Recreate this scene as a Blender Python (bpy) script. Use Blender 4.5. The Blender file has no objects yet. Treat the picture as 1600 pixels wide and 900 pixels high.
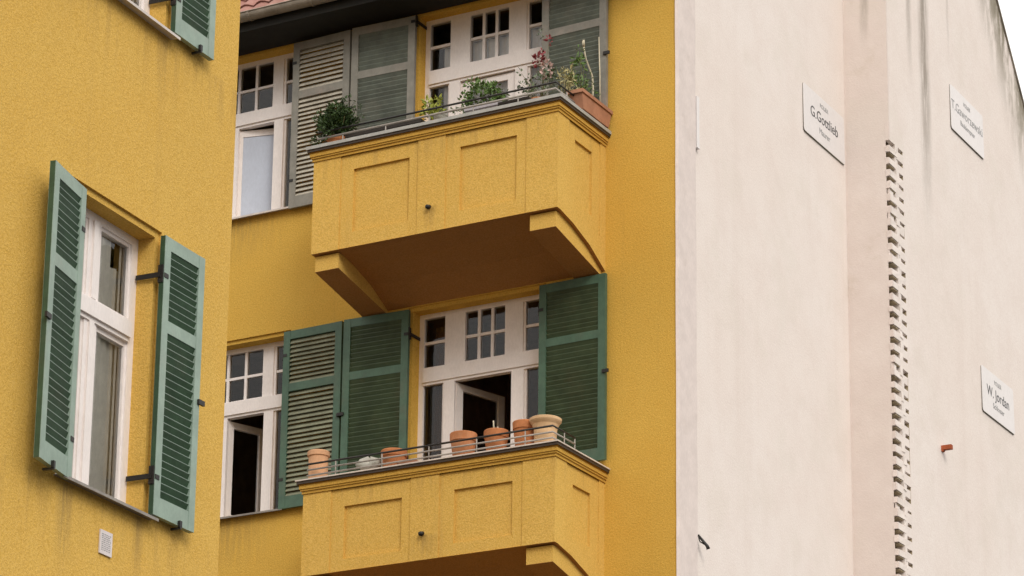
import bpy, bmesh, math, random
from mathutils import Vector, Matrix
random.seed(11)
R = math.radians
sc = bpy.context.scene
COL = sc.collection

# ------------------------------------------------------------------ camera
cd = bpy.data.cameras.new('camera'); cam = bpy.data.objects.new('camera', cd); COL.objects.link(cam)
cam.location = (12.908, -26.0, 1.6)
cam.rotation_euler = (R(90 + 15.593), 0, R(27.0))
cd.sensor_width = 36; cd.lens = 4694 / 1600 * 36
cd.shift_x = -(1010 - 800) / 1600; cd.shift_y = (850 - 450) / 1600
cd.clip_end = 3000
sc.camera = cam
# ------------------------------------------------------------------ sky, sun, exposure
SUN_EL, SUN_AZ = 36, 130           # azimuth clockwise from +y
w = bpy.data.worlds.new('World'); sc.world = w; w.use_nodes = True
nt = w.node_tree; nt.nodes.clear()
out = nt.nodes.new('ShaderNodeOutputWorld'); bg = nt.nodes.new('ShaderNodeBackground')
sky = nt.nodes.new('ShaderNodeTexSky'); sky.sky_type = 'NISHITA'; sky.sun_disc = False
sky.sun_elevation = R(SUN_EL); sky.sun_rotation = R(SUN_AZ)
sky.air_density = 1.0; sky.dust_density = 6.0; sky.ozone_density = 0.5
hs = nt.nodes.new('ShaderNodeMix'); hs.data_type = 'RGBA'          # cloud layer over the clear sky
hs.inputs[0].default_value = 0.9
tc = nt.nodes.new('ShaderNodeTexCoord'); sx = nt.nodes.new('ShaderNodeSeparateXYZ'); nt.links.new(tc.outputs['Generated'], sx.inputs[0])
gr = nt.nodes.new('ShaderNodeValToRGB'); gr.color_ramp.elements[0].position = 0.0; gr.color_ramp.elements[0].color = (2.6, 2.5, 2.4, 1)
gr.color_ramp.elements[1].position = 1.0; gr.color_ramp.elements[1].color = (14, 13.6, 13., 1)      # overcast: the zenith far brighter than the horizon
for p_, v_ in ((.22, 6.6), (.42, 10.0)): q_ = gr.color_ramp.elements.new(p_); q_.color = (v_, v_ * .97, v_ * .93, 1)
nt.links.new(sx.outputs[2], gr.inputs[0]); nt.links.new(gr.outputs[0], hs.inputs[7])
nt.links.new(sky.outputs[0], hs.inputs[6]); nt.links.new(hs.outputs[2], bg.inputs[0])
bg.inputs[1].default_value = 0.12
nt.links.new(bg.outputs[0], out.inputs[0])
sl = bpy.data.lights.new('sun', 'SUN'); sun = bpy.data.objects.new('sun', sl); COL.objects.link(sun)
sl.energy = 1.1; sl.angle = R(24); sl.color = (1, .95, .87)
sv = Vector((math.sin(R(SUN_AZ)) * math.cos(R(SUN_EL)), math.cos(R(SUN_AZ)) * math.cos(R(SUN_EL)), math.sin(R(SUN_EL))))
sun.rotation_euler = sv.to_track_quat('Z', 'Y').to_euler()
sc.view_settings.view_transform = 'Standard'; sc.view_settings.look = 'None'
sc.view_settings.exposure = 0.34; sc.view_settings.gamma = 1; sc.view_settings.use_curve_mapping = False

# ------------------------------------------------------------------ materials
class NT:
    def __init__(s, name):
        s.m = bpy.data.materials.new(name); s.m.use_nodes = True
        s.t = s.m.node_tree; s.t.nodes.clear()
        s.out = s.n('ShaderNodeOutputMaterial'); s.b = s.n('ShaderNodeBsdfPrincipled')
        s.t.links.new(s.b.outputs[0], s.out.inputs[0])
        s.pos = s.n('ShaderNodeNewGeometry').outputs['Position']
    def n(s, k): return s.t.nodes.new(k)
    def l(s, a, b): s.t.links.new(a, b)
    def noise(s, scale, detail=4, rough=.55, vec=None, stretch=None):
        q = s.n('ShaderNodeTexNoise'); q.inputs['Scale'].default_value = scale
        q.inputs['Detail'].default_value = detail; q.inputs['Roughness'].default_value = rough
        v = vec or s.pos
        if stretch:
            mp = s.n('ShaderNodeVectorMath'); mp.operation = 'MULTIPLY'; mp.inputs[1].default_value = stretch
            s.l(v, mp.inputs[0]); v = mp.outputs[0]
        s.l(v, q.inputs['Vector']); return q.outputs['Fac']
    def ramp(s, f, a, b, ca=0., cb=1.):
        q = s.n('ShaderNodeMapRange'); q.clamp = True; q.interpolation_type = 'SMOOTHSTEP'
        for i, v in enumerate((a, b, ca, cb)): q.inputs[i + 1].default_value = v
        s.l(f, q.inputs[0]); return q.outputs[0]
    def math(s, op, a, b=None):
        q = s.n('ShaderNodeMath'); q.operation = op
        for i, v in enumerate((a, b)):
            if v is None: continue
            if isinstance(v, (int, float)): q.inputs[i].default_value = v
            else: s.l(v, q.inputs[i])
        return q.outputs[0]
    def xyz(s):
        q = s.n('ShaderNodeSeparateXYZ'); s.l(s.pos, q.inputs[0]); return q.outputs
    def mix(s, f, a, b):
        q = s.n('ShaderNodeMix'); q.data_type = 'RGBA'
        for i, v in ((0, f), (6, a), (7, b)):
            if isinstance(v, (int, float)): q.inputs[i].default_value = v
            elif isinstance(v, tuple): q.inputs[i].default_value = v + (1,)
            else: s.l(v, q.inputs[i])
        return q.outputs[2]
    def fin(s, col, rough=.85, bump=None, dist=.004, strength=.6, spec=.3, metal=0):
        if isinstance(col, tuple): s.b.inputs['Base Color'].default_value = col + (1,)
        else: s.l(col, s.b.inputs['Base Color'])
        if isinstance(rough, (int, float)): s.b.inputs['Roughness'].default_value = rough
        else: s.l(rough, s.b.inputs['Roughness'])
        s.b.inputs['Specular IOR Level'].default_value = spec
        s.b.inputs['Metallic'].default_value = metal
        if bump is not None:
            q = s.n('ShaderNodeBump'); q.inputs['Distance'].default_value = dist; q.inputs['Strength'].default_value = strength
            s.l(bump, q.inputs['Height']); s.l(q.outputs[0], s.b.inputs['Normal'])
        return s.m
def sc3(c, k): return tuple(min(1, x * k) for x in c)

def stucco(name, c, streak=None, under=None):
    s = NT(name)
    big = s.ramp(s.noise(.5, 5, .6), .32, .7)
    patch = s.ramp(s.noise(1.7, 6, .68), .40, .66)
    mid = s.ramp(s.noise(6.5, 5, .65), .3, .7)
    grain = s.ramp(s.noise(52, 2, .8), .34, .66)
    fine = s.ramp(s.noise(88, 2, .7), .34, .66)
    col = s.mix(big, sc3(c, .93), (c[0] * 1.05, c[1] * 1.06, c[2] * 1.12))
    col = s.mix(s.math('MULTIPLY', patch, .34), col, (c[0] * .94, c[1] * .84, c[2] * .62))
    col = s.mix(s.math('MULTIPLY', mid, .38), col, (c[0] * .96, c[1] * .9, c[2] * .8))
    col = s.mix(s.math('MULTIPLY', s.math('SUBTRACT', 1., grain), .54), col, (c[0] * .66, c[1] * .60, c[2] * .45))
    col = s.mix(s.math('MULTIPLY', fine, .36), col, (min(1, c[0] * 1.25), c[1] * 1.34, c[2] * 2.1))
    # rain streaks: thin vertical greyish runs
    st = s.ramp(s.noise(1., 4, .6, stretch=(7, 7, .35)), .58, .78)
    col = s.mix(s.math('MULTIPLY', st, .24), col, (c[0] * .66, c[1] * .66, c[2] * .9))
    X = s.xyz()
    for (ax, cc, hw, z0, z1, amt) in streak or []:
        d = s.math('ABSOLUTE', s.math('SUBTRACT', X[ax], cc))
        m = s.math('MULTIPLY', s.ramp(d, 0, hw, 1, 0), s.math('MULTIPLY', s.ramp(X[2], z0, z1), s.ramp(X[2], z1, z1 + .02, 1, 0)))
        m = s.math('MULTIPLY', m, s.ramp(s.noise(1, 4, .6, stretch=(25, 25, 2.5)), .3, .6))
        col = s.mix(s.math('MULTIPLY', m, amt), col, (.25, .17, .07))
    for (z0, z1, amt) in under or []:         # drip marks that start under a ledge
        m = s.math('MULTIPLY', s.ramp(X[2], z0, z1), s.ramp(X[2], z1, z1 + .01, 1, 0))
        m = s.math('MULTIPLY', m, s.ramp(s.noise(1, 5, .7, stretch=(11, 11, .8)), .46, .68))
        col = s.mix(s.math('MULTIPLY', m, amt), col, (.30, .19, .07))
    h = s.math('ADD', s.math('MULTIPLY', grain, .7), s.math('MULTIPLY', fine, .4))
    return s.fin(col, .92, h, .004, .45, .15)

def paint(name, c, rough=.5, var=.18, dirt=(.2, .17, .12), dirt_amt=.25, spec=.4):
    s = NT(name)
    a = s.ramp(s.noise(6, 5, .65), .3, .7); g = s.ramp(s.noise(60, 3, .7, stretch=(1, 1, .35)), .3, .7)
    col = s.mix(a, sc3(c, 1 - var), sc3(c, 1 + var))
    col = s.mix(s.math('MULTIPLY', s.ramp(s.noise(2.3, 6, .7), .5, .75), dirt_amt), col, dirt)
    col = s.mix(s.math('MULTIPLY', g, .16), col, sc3(c, .55))
    return s.fin(col, rough, g, .001, .4, spec)

YELLOW = (.675, .42, .075)
M_yel = stucco('ochre_render', YELLOW, streak=[(0, -5.5, .9, 9.9, 10.67, .45), (0, -5.5, .9, 13.5, 14.17, .45)])
M_yel2 = stucco('ochre_render_wing', (.665, .418, .088), streak=[(1, -10.93, .13, 6.5, 7.27, .6), (1, -10.05, .10, 6.7, 7.27, .5), (1, -10.0, .12, 10.2, 10.85, .4)], under=[(6.6, 7.27, .3), (10.2, 10.85, .3)])
M_balc = stucco('ochre_render_balcony', (.69, .44, .098), under=[(13.75, 14.14, .3), (10.1, 10.44, .3)], streak=[(0, -2.34, .16, 13.0, 13.37, .45), (0, -2.33, .22, 9.45, 9.82, .5)])
M_soff = stucco('shaded_ochre_render', (.42, .21, .065))  # ochre browned in its colour to deepen the shade under the balconies
M_white = paint('white_window_paint', (.86, .80, .78), .45, .03, (.5, .4, .32), .12)
M_sgreen = paint('green_shutter_paint', (.066, .128, .084), .5, .16, (.13, .125, .085), .4)
M_sslat = paint('green_slat_paint', (.05, .078, .038), .5, .2, (.11, .10, .05), .35)
M_sgrey = paint('weathered_shutter_paint', (.235, .225, .195), .6, .14, (.36, .28, .24), .6)
M_sgslat = paint('weathered_slat_paint', (.125, .145, .12), .6, .2, (.24, .21, .17), .4)
M_w1slat = paint('lit_pale_slat_paint', (.44, .41, .34), .6, .15, (.2, .17, .12), .4)  # lighter slat colour stands in for sky light on upturned faces
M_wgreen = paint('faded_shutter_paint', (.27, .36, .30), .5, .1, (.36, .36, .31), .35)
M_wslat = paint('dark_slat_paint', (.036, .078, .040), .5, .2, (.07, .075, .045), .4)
M_iron = paint('black_iron', (.018, .016, .014), .5, .3, (.06, .03, .015), .4)
M_rail = paint('weathered_steel', (.36, .33, .30), .45, .15, (.14, .1, .08), .5)
M_zinc = paint('zinc_sheet', (.40, .40, .38), .5, .12, (.22, .18, .15), .4)
M_zincp = paint('pinkish_coping_sheet', (.66, .58, .52), .5, .12, (.22, .15, .1), .4)
M_gutter = paint('weathered_gutter', (.30, .26, .21), .55, .2, (.1, .08, .06), .7)
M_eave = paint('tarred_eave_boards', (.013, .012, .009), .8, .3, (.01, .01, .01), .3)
M_sill = paint('sill_sheet', (.26, .235, .21), .5, .2, (.1, .08, .06), .5)
M_copeshade = paint('coping_shade_and_dirt', (.06, .042, .03), .6, .2, (.03, .02, .015), .4)  # painted shade and dirt for the band below the coping
M_sillw = paint('pale_sill_sheet', (.62, .56, .52), .5, .1, (.3, .22, .16), .4)
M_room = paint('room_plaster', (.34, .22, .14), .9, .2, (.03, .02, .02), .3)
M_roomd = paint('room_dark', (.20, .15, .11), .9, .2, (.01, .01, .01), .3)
M_net = paint('net_curtain', (.66, .66, .68), .9, .08, (.3, .3, .3), .2)
M_curt = paint('linen_curtain', (.86, .81, .72), .9, .08, (.5, .44, .35), .2)
M_brown = paint('brown_curtain', (.10, .05, .022), .9, .2, (.04, .02, .01), .3)
M_skyrefl = paint('sky_reflection_paint', (.52, .57, .68), .7, .03, (.42, .46, .54), .15)  # pale blue paints the sky reflected in the open casement
M_terra = paint('terracotta', (.50, .20, .085), .85, .18, (.55, .36, .24), .45, .15)
M_terral = paint('pale_terracotta', (.66, .38, .22), .85, .1, (.5, .3, .18), .3, .15)
M_terrap = paint('pink_terracotta', (.42, .205, .125), .85, .15, (.4, .22, .15), .4, .15)
M_cream = paint('cream_clay', (.74, .50, .29), .8, .08, (.5, .32, .18), .3, .15)
M_bag = paint('pale_cloth', (.42, .41, .36), .85, .12, (.3, .27, .2), .3)
M_lilac = paint('lilac_plastic', (.47, .44, .47), .5, .06, (.3, .28, .3), .2)
M_soil = paint('potting_soil', (.03, .02, .013), .95, .3)
M_board = paint('sign_enamel', (.80, .76, .75), .4, .02, (.7, .64, .6), .2)
M_ink = paint('sign_lettering', (.045, .045, .05), .5, .05, (.2, .2, .2), .1)
M_inkg = paint('sign_lettering_grey', (.32, .32, .32), .5, .05, (.4, .4, .4), .1)
M_edge = paint('sign_edge', (.17, .15, .11), .6, .2)
M_plate = paint('plate_enamel', (.70, .64, .64), .5, .05, (.4, .35, .3), .2)
M_redbrick = paint('red_brick', (.36, .085, .03), .85, .2)
M_pale = paint('bare_stick', (.62, .56, .42), .8, .15, (.4, .3, .2), .3)
M_stem = paint('plant_stem', (.12, .11, .04), .8, .2)
M_red = paint('red_flower', (.32, .06, .07), .6, .25)
M_pink = paint('faded_flower', (.60, .42, .38), .8, .2)

def leafmat(name, c, c2):
    s = NT(name); f = s.ramp(s.noise(14, 4, .7), .3, .7)
    s.b.inputs['Subsurface Weight'].default_value = 0
    return s.fin(s.mix(f, c, c2), .55, None, spec=.4)
M_leafd = leafmat('box_leaf', (.018, .04, .010), (.06, .11, .024))
M_leaf = leafmat('herb_leaf', (.07, .14, .035), (.17, .27, .07))
M_leafy = leafmat('lime_leaf', (.25, .30, .04), (.42, .44, .09))
M_leafg = leafmat('grey_leaf', (.05, .08, .04), (.14, .18, .09))
M_leafdry = leafmat('dry_leaf', (.30, .26, .10), (.5, .45, .24))

def glass():
    m = bpy.data.materials.new('window_glass'); m.use_nodes = True; t = m.node_tree; t.nodes.clear()
    o = t.nodes.new('ShaderNodeOutputMaterial'); mx = t.nodes.new('ShaderNodeMixShader')
    tr = t.nodes.new('ShaderNodeBsdfTransparent'); gl = t.nodes.new('ShaderNodeBsdfGlossy'); gl.inputs['Roughness'].default_value = .03
    tr.inputs[0].default_value = (.95, .96, .95, 1)
    fr = t.nodes.new('ShaderNodeFresnel'); fr.inputs[0].default_value = 1.55
    nz = t.nodes.new('ShaderNodeTexNoise'); nz.inputs['Scale'].default_value = 2.5
    g = t.nodes.new('ShaderNodeNewGeometry'); t.links.new(g.outputs['Position'], nz.inputs['Vector'])
    bp = t.nodes.new('ShaderNodeBump'); bp.inputs['Distance'].default_value = .01; bp.inputs['Strength'].default_value = .15
    t.links.new(nz.outputs[0], bp.inputs['Height']); t.links.new(bp.outputs[0], gl.inputs['Normal'])
    t.links.new(fr.outputs[0], mx.inputs[0]); t.links.new(tr.outputs[0], mx.inputs[1]); t.links.new(gl.outputs[0], mx.inputs[2])
    t.links.new(mx.outputs[0], o.inputs[0]); return m
M_glass = glass()

def white_wall():
    s = NT('whitewashed_render'); X = s.xyz()
    c = (.80, .715, .665)
    big = s.ramp(s.noise(.35, 5, .6), .3, .7); mid = s.ramp(s.noise(2.2, 6, .65), .35, .75)
    grain = s.ramp(s.noise(48, 2, .8), .34, .66)
    col = s.mix(big, (.82, .74, .69), (.84, .775, .735))
    col = s.mix(s.math('MULTIPLY', mid, .4), col, (.74, .645, .595))
    run = s.ramp(s.noise(1., 5, .6, stretch=(2.2, 2.2, .12)), .52, .75)
    col = s.mix(s.math('MULTIPLY', run, .2), col, (.66, .56, .50))
    col = s.mix(s.math('MULTIPLY', s.math('SUBTRACT', 1., grain), .22), col, (.60, .50, .44))
    def stain(col, cond, ax, cen, hw, z0, z1, amt, c=(.12, .095, .06), wob=.12):
        d = s.math('ADD', X[ax], s.math('MULTIPLY', s.math('SUBTRACT', s.noise(1, 3, .5, stretch=(.1, .1, 1.7)), .5), wob))
        d = s.math('ABSOLUTE', s.math('SUBTRACT', d, cen))
        m = s.math('MULTIPLY', s.ramp(d, hw * .15, hw, 1, 0), s.ramp(X[2], z0, z1))
        m = s.math('MULTIPLY', m, s.ramp(s.noise(1, 5, .7, stretch=(16, 16, 2.2)), .25, .6, .25, 1))
        m = s.math('MULTIPLY', m, cond)
        return s.mix(s.math('MULTIPLY', m, amt), col, c)
    outer = s.ramp(X[0], .40, .41)
    col = stain(col, outer, 1, 5.76, .23, 14.6, 16.9, .52)
    col = stain(col, outer, 1, 5.76, .10, 16.2, 17.5, .3)
    col = stain(col, outer, 1, 5.28, .12, 16.5, 17.8, .4)
    col = stain(col, outer, 1, 6.6, .06, 17.3, 18.4, .25)
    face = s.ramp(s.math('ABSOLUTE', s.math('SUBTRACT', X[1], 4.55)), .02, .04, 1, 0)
    col = s.mix(s.math('MULTIPLY', face, s.ramp(s.noise(3, 6, .7), .2, .7, .4, .9)), col, (.69, .60, .555))  # pier face toned down in colour, as the side turned from the light
    col = stain(col, face, 0, .27, .08, 16.8, 17.6, .48, wob=.06)
    # moss and soot creeping down from the verge of the gable
    e = s.math('DIVIDE', s.math('SUBTRACT', s.math('ADD', 19.18 + 1.24 * 8.42, 0.), s.math('ADD', X[2], s.math('MULTIPLY', X[1], 1.24))), 1.593)
    m = s.math('MULTIPLY', s.ramp(e, .0, 1.0, 1, 0), s.ramp(s.noise(1, 5, .7, stretch=(5, 5, 1.2)), .36, .58))
    m = s.math('MULTIPLY', m, s.ramp(X[1], 5.9, 6.4))
    col = s.mix(s.math('MULTIPLY', m, .85), col, (.15, .13, .075))
    pt = s.ramp(s.noise(.9, 6, .7), .50, .64)
    col = s.mix(s.math('MULTIPLY', pt, .26), col, (.70, .64, .57))
    sp = s.ramp(s.noise(9, 3, .8), .66, .76)
    col = s.mix(s.math('MULTIPLY', sp, .30), col, (.55, .47, .40))
    # damp blotches low on the pier
    bl = s.math('MULTIPLY', s.ramp(s.noise(1.6, 5, .7), .56, .72), s.math('MULTIPLY', s.ramp(X[1], 4.3, 4.6), s.ramp(X[1], 4.6, 4.7, 1, 0)))
    col = s.mix(s.math('MULTIPLY', bl, .3), col, (.5, .42, .32))
    h = s.math('ADD', s.math('MULTIPLY', grain, .5), s.math('MULTIPLY', mid, 1.2))
    return s.fin(col, .92, h, .006, .25, .12)
M_wall = white_wall()
M_slot = paint('shaded_dirty_slot', (.40, .33, .22), .95, .25, (.2, .15, .09), .5)  # dirt tone darkened to paint the shade inside the brick holes
M_strip = paint('rough_white_render', (.74, .655, .62), .92, .05, (.56, .48, .43), .45, .15)
def asph():
    s = NT('asphalt'); g = s.ramp(s.noise(40, 4, .7), .3, .7)
    return s.fin(s.mix(g, (.04, .04, .042), (.07, .068, .065)), .9, g, .01, .5)
M_asph = asph()
def tile():
    s = NT('roof_tile_clay'); a = s.ramp(s.noise(5, 4, .7), .3, .7); b = s.ramp(s.noise(1.3, 5, .7), .45, .7)
    col = s.mix(a, (.25, .115, .095), (.38, .21, .175)); col = s.mix(s.math('MULTIPLY', b, .4), col, (.2, .13, .1))
    return s.fin(col, .85, a, .004, .4, .2)
M_tile = tile()

# ------------------------------------------------------------------ mesh helpers
class MB:
    def __init__(s, f=None): s.v = []; s.f = []; s.map = f or (lambda a, b, c: (a, b, c)); s.sm = set()
    def add(s, pts, faces, smooth=False):
        o = len(s.v); s.v += [s.map(*p) for p in pts]
        for q in faces:
            if smooth: s.sm.add(len(s.f))
            s.f.append([o + i for i in q])
    def box(s, x0, x1, y0, y1, z0, z1):
        s.add([(x, y, z) for x in (x0, x1) for y in (y0, y1) for z in (z0, z1)],
              [(0, 1, 3, 2), (4, 6, 7, 5), (0, 4, 5, 1), (2, 3, 7, 6), (0, 2, 6, 4), (1, 5, 7, 3)])
    def prism(s, poly, a0, a1, fn):        # poly of (p,q), fn(a,p,q)->xyz
        n = len(poly)
        s.add([fn(a0, *p) for p in poly] + [fn(a1, *p) for p in poly],
              [tuple(range(n)), tuple(range(2 * n - 1, n - 1, -1))] + [(i, (i + 1) % n, n + (i + 1) % n, n + i) for i in range(n)])
    def quad(s, *p): s.add(list(p), [tuple(range(len(p)))])
    def lathe(s, prof, c=(0, 0, 0), n=20, smooth=True):
        pts = []; 
        for (r, z) in prof:
            for i in range(n):
                a = 2 * math.pi * i / n; pts.append((c[0] + r * math.cos(a), c[1] + r * math.sin(a), c[2] + z))
        for k in range(len(prof) - 1):
            s.add(pts[k * n:(k + 2) * n], [(i, (i + 1) % n, n + (i + 1) % n, n + i) for i in range(n)], smooth)
        s.add([pts[i] for i in range(n)], [tuple(range(n))]); s.add(pts[-n:], [tuple(range(n))])
    def tube(s, path, r, n=6, r1=None):
        P = [Vector(p) for p in path]; pts = []
        for k, p in enumerate(P):
            d = (P[min(k + 1, len(P) - 1)] - P[max(k - 1, 0)]).normalized()
            u = d.cross(Vector((0, 0, 1))); u = u if u.length > .05 else d.cross(Vector((1, 0, 0))); u.normalize(); v = d.cross(u)
            rr = r if r1 is None else r + (r1 - r) * k / (len(P) - 1)
            pts += [tuple(p + (u * math.cos(2 * math.pi * i / n) + v * math.sin(2 * math.pi * i / n)) * rr) for i in range(n)]
        F = [(k * n + i, k * n + (i + 1) % n, (k + 1) * n + (i + 1) % n, (k + 1) * n + i) for k in range(len(P) - 1) for i in range(n)]
        F += [tuple(range(n)), tuple(range(len(pts) - n, len(pts)))]
        s.add(pts, F, True)
    def build(s, name, mat, parent=None, recalc=True):
        me = bpy.data.meshes.new(name); me.from_pydata(s.v, [], s.f)
        for i in s.sm: me.polygons[i].use_smooth = True
        if recalc:
            bm = bmesh.new(); bm.from_mesh(me); bmesh.ops.recalc_face_normals(bm, faces=bm.faces); bm.to_mesh(me); bm.free()
        me.materials.append(mat); o = bpy.data.objects.new(name, me); COL.objects.link(o)
        if parent: o.parent = parent
        return o
def tag(o, label, cat, group=None):
    o['label'] = label; o['category'] = cat
    if group: o['group'] = group
    return o
def empty(name, loc, label, cat, rz=0, group=None):
    o = bpy.data.objects.new(name, None); COL.objects.link(o); o.location = loc; o.rotation_euler = (0, 0, rz)
    o.empty_display_size = .3
    return tag(o, label, cat, group)

def relief(mb, xs, zs, depth, P):
    """sheet on a grid; depth(xc,zc)->(inset, solid); faces for solid cells, steps between neighbours. P(x,inset,z)->point"""
    xs = sorted(set(round(x, 4) for x in xs)); zs = sorted(set(round(z, 4) for z in zs))
    D = [[depth((xs[i] + xs[i + 1]) / 2, (zs[j] + zs[j + 1]) / 2) for j in range(len(zs) - 1)] for i in range(len(xs) - 1)]
    for i in range(len(xs) - 1):
        for j in range(len(zs) - 1):
            d, ok = D[i][j]
            if ok: mb.quad(P(xs[i], d, zs[j]), P(xs[i + 1], d, zs[j]), P(xs[i + 1], d, zs[j + 1]), P(xs[i], d, zs[j + 1]))
            if i + 1 < len(xs) - 1 and abs(D[i + 1][j][0] - d) > 1e-6:
                e = D[i + 1][j][0]; x = xs[i + 1]; mb.quad(P(x, d, zs[j]), P(x, e, zs[j]), P(x, e, zs[j + 1]), P(x, d, zs[j + 1]))
            if j + 1 < len(zs) - 1 and abs(D[i][j + 1][0] - d) > 1e-6:
                e = D[i][j + 1][0]; z = zs[j + 1]; mb.quad(P(xs[i], d, z), P(xs[i + 1], d, z), P(xs[i + 1], e, z), P(xs[i], e, z))

FM = lambda u, w_, z: (u, -w_, z)      # main facade: u along wall, w outward
FL = lambda u, w_, z: (w_, u, z)       # wing wall (local to its Empty)
T = .16                                 # depth of window frames behind the wall face

# ------------------------------------------------------------------ ground
g = MB(); g.quad((-900, -900, 0), (900, -900, 0), (900, 900, 0), (-900, 900, 0))
go = g.build('ground', M_asph); go['kind'] = 'structure'

# ================================================================== shutters, windows (shared builders)
def shutter(parent, F, hinge, dr, z0, z1, W, ang, mats, tilt, w0=.03, catch=True, hinges=(.33, 1.75), strap=True):
    th = .042; c, s_ = math.cos(R(ang)), math.sin(R(ang))
    f2 = lambda a, b, z: F(hinge + dr * (a * c - b * s_), w0 + a * s_ + b * c, z)
    st = .085 if W > .6 else .075
    H = z1 - z0; zb = z0 + .135; zm0 = z0 + H * .655; zm1 = zm0 + .09; zt = z1 - .095
    m = MB(f2)
    m.box(0, st, 0, th, z0, z1); m.box(W - st, W, 0, th, z0, z1)
    for a, b in ((z0, zb), (zm0, zm1), (zt, z1)): m.box(st, W - st, .002, th - .002, a, b)
    o = m.build('shutter', mats[0], parent)
    sl_ = MB(f2); ed = MB(f2)
    for a, b in ((zb, zm0), (zm1, zt)):
        n = round((b - a) / .0535); p = (b - a) / n
        for k in range(n):
            zc = a + (k + .5) * p; r = .027 if tilt > 0 else .0262
            jt = random.uniform(-.004, .003)
            dz = r + jt; t_ = .004
            b0, b1 = (.012, th - .008) if tilt > 0 else (.003, th - .004)
            if tilt > 0: lo, hi = zc - dz, zc + dz      # back low, front high (sheds inwards when folded back)
            else: lo, hi = zc + dz, zc - dz
            P = [(b0, lo - t_), (b1, hi - t_), (b1, hi + t_), (b0, lo + t_)]
            sl_.prism(P, st - .004, W - st + .004, lambda a_, b_, z_: (a_, b_, z_))
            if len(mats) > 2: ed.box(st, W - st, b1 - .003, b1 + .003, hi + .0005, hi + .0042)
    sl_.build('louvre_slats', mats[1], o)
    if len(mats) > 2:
        ed.build('lit_slat_edge', mats[0], o)  # pale strips paint the lit front edges of the slats
        e2 = MB(f2); e2.box(-.0025, .0, .003, th - .004, z0 + .001, z1 - .001); e2.box(W, W + .0025, .003, th - .004, z0 + .001, z1 - .001); e2.build('edge_strip', M_wslat, o)
    for hz in hinges:
        h = MB(); z = z0 + hz
        h.v = []; h.map = F
        if strap: h.box(min(hinge - dr * .02, hinge - dr * .012), max(hinge - dr * .02, hinge - dr * .012), -T + .01, w0 + .02, z - .018, z + .018)
        h.map = f2; h.box(-.012, .0, -.004, th - .004, z - .055, z + .075); h.box(0, .05, th, th + .005, z - .016, z + .016)
        h.build('hinge', M_iron, o)
    if catch:
        k = MB(f2); a = W * .62
        k.box(a - .014, a + .014, th, th + .02, z0 - .012, z0 + .032); k.box(a - .008, a + .008, -.02, th + .02, z0 - .028, z0 - .012)
        k.build('holdback', M_iron, o)
        k = MB(f2); zz = z0 + H * .47; k.box(W - .03, W + .045, th, th + .018, zz - .02, zz + .015); k.build('latch', M_iron, o)
    return o

def leaf(F, parent, hu, dr, width, z0, z1, ang, glassy=True, back=None, bottom=.09, stile=.07):
    """casement leaf hinged at u=hu, swinging inwards by ang"""
    c, s_ = math.cos(R(ang)), math.sin(R(ang)); th = .045
    f2 = lambda a, b, z: F(hu + dr * (a * c + b * s_), -T - .02 - a * s_ + b * c, z)
    m = MB(f2)
    m.box(0, stile, -th, 0, z0, z1); m.box(width - stile, width, -th, 0, z0, z1)
    m.box(stile, width - stile, -th + .002, -.002, z0, z0 + bottom); m.box(stile, width - stile, -th + .002, -.002, z1 - .075, z1)
    o = m.build('casement', M_white, parent)
    p = MB(f2); p.quad((stile, -.022, z0 + bottom), (width - stile, -.022, z0 + bottom), (width - stile, -.022, z1 - .075), (stile, -.022, z1 - .075))
    if glassy: p.build('casement_pane', M_glass, parent, recalc=False)
    if back:
        p = MB(f2); p.box(stile - .01, width - stile + .01, (-th - .008) if glassy else -.012, (-th - .004) if glassy else -.008, z0 + bottom - .01, z1 - .08); p.build('sky_reflection', back, parent)  # opaque panel painted as sky reflected in the leaf
    return o

def curtain(F, parent, u0, u1, z0, z1, mat, wd=-.34, folds=9, amp=.018):
    m = MB(F); n = folds * 6; pts = []
    for i in range(n + 1):
        t = i / n; u = u0 + (u1 - u0) * t
        d = wd + amp * math.sin(t * folds * 2 * math.pi + .7 * math.sin(t * 9)) + amp * .4 * math.sin(t * 31)
        pts += [(u, d, z0), (u, d * .8 + wd * .2, z1)]
    m.add(pts, [(2 * i, 2 * i + 2, 2 * i + 3, 2 * i + 1) for i in range(n)], True)
    return m.build('curtain', mat, parent, recalc=False)

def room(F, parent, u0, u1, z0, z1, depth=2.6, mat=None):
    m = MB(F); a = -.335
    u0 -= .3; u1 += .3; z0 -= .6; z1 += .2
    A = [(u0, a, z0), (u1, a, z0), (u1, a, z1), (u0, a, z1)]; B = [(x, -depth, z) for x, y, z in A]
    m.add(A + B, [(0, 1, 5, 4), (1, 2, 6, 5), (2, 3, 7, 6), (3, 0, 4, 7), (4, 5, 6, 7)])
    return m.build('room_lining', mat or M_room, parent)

def sill(F, parent, u0, u1, z, mat, out_=.07):
    m = MB(F)
    poly = [(-T + .01, z + .018), (out_, z), (out_, z - .02), (out_ - .006, z - .02), (out_ - .006, z - .006), (-T + .01, z + .010)]
    m.prism(poly, u0 - .05, u1 + .05, lambda a, p, q: (a, p, q))
    return m.build('sill', mat, parent)

def bars(m, items, w0=-T - .06, w1=-T):
    for (a, b, c, d, *e) in items:
        m.box(a, b, w0, w1 + (e[0] if e else 0), c, d)

def panes(F, parent, rects, w_=-T - .03):
    p = MB(F)
    for (a, b, c, d) in rects: p.quad((a, w_, c), (b, w_, c), (b, w_, d), (a, w_, d))
    return p.build('pane', M_glass, parent, recalc=False)

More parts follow.
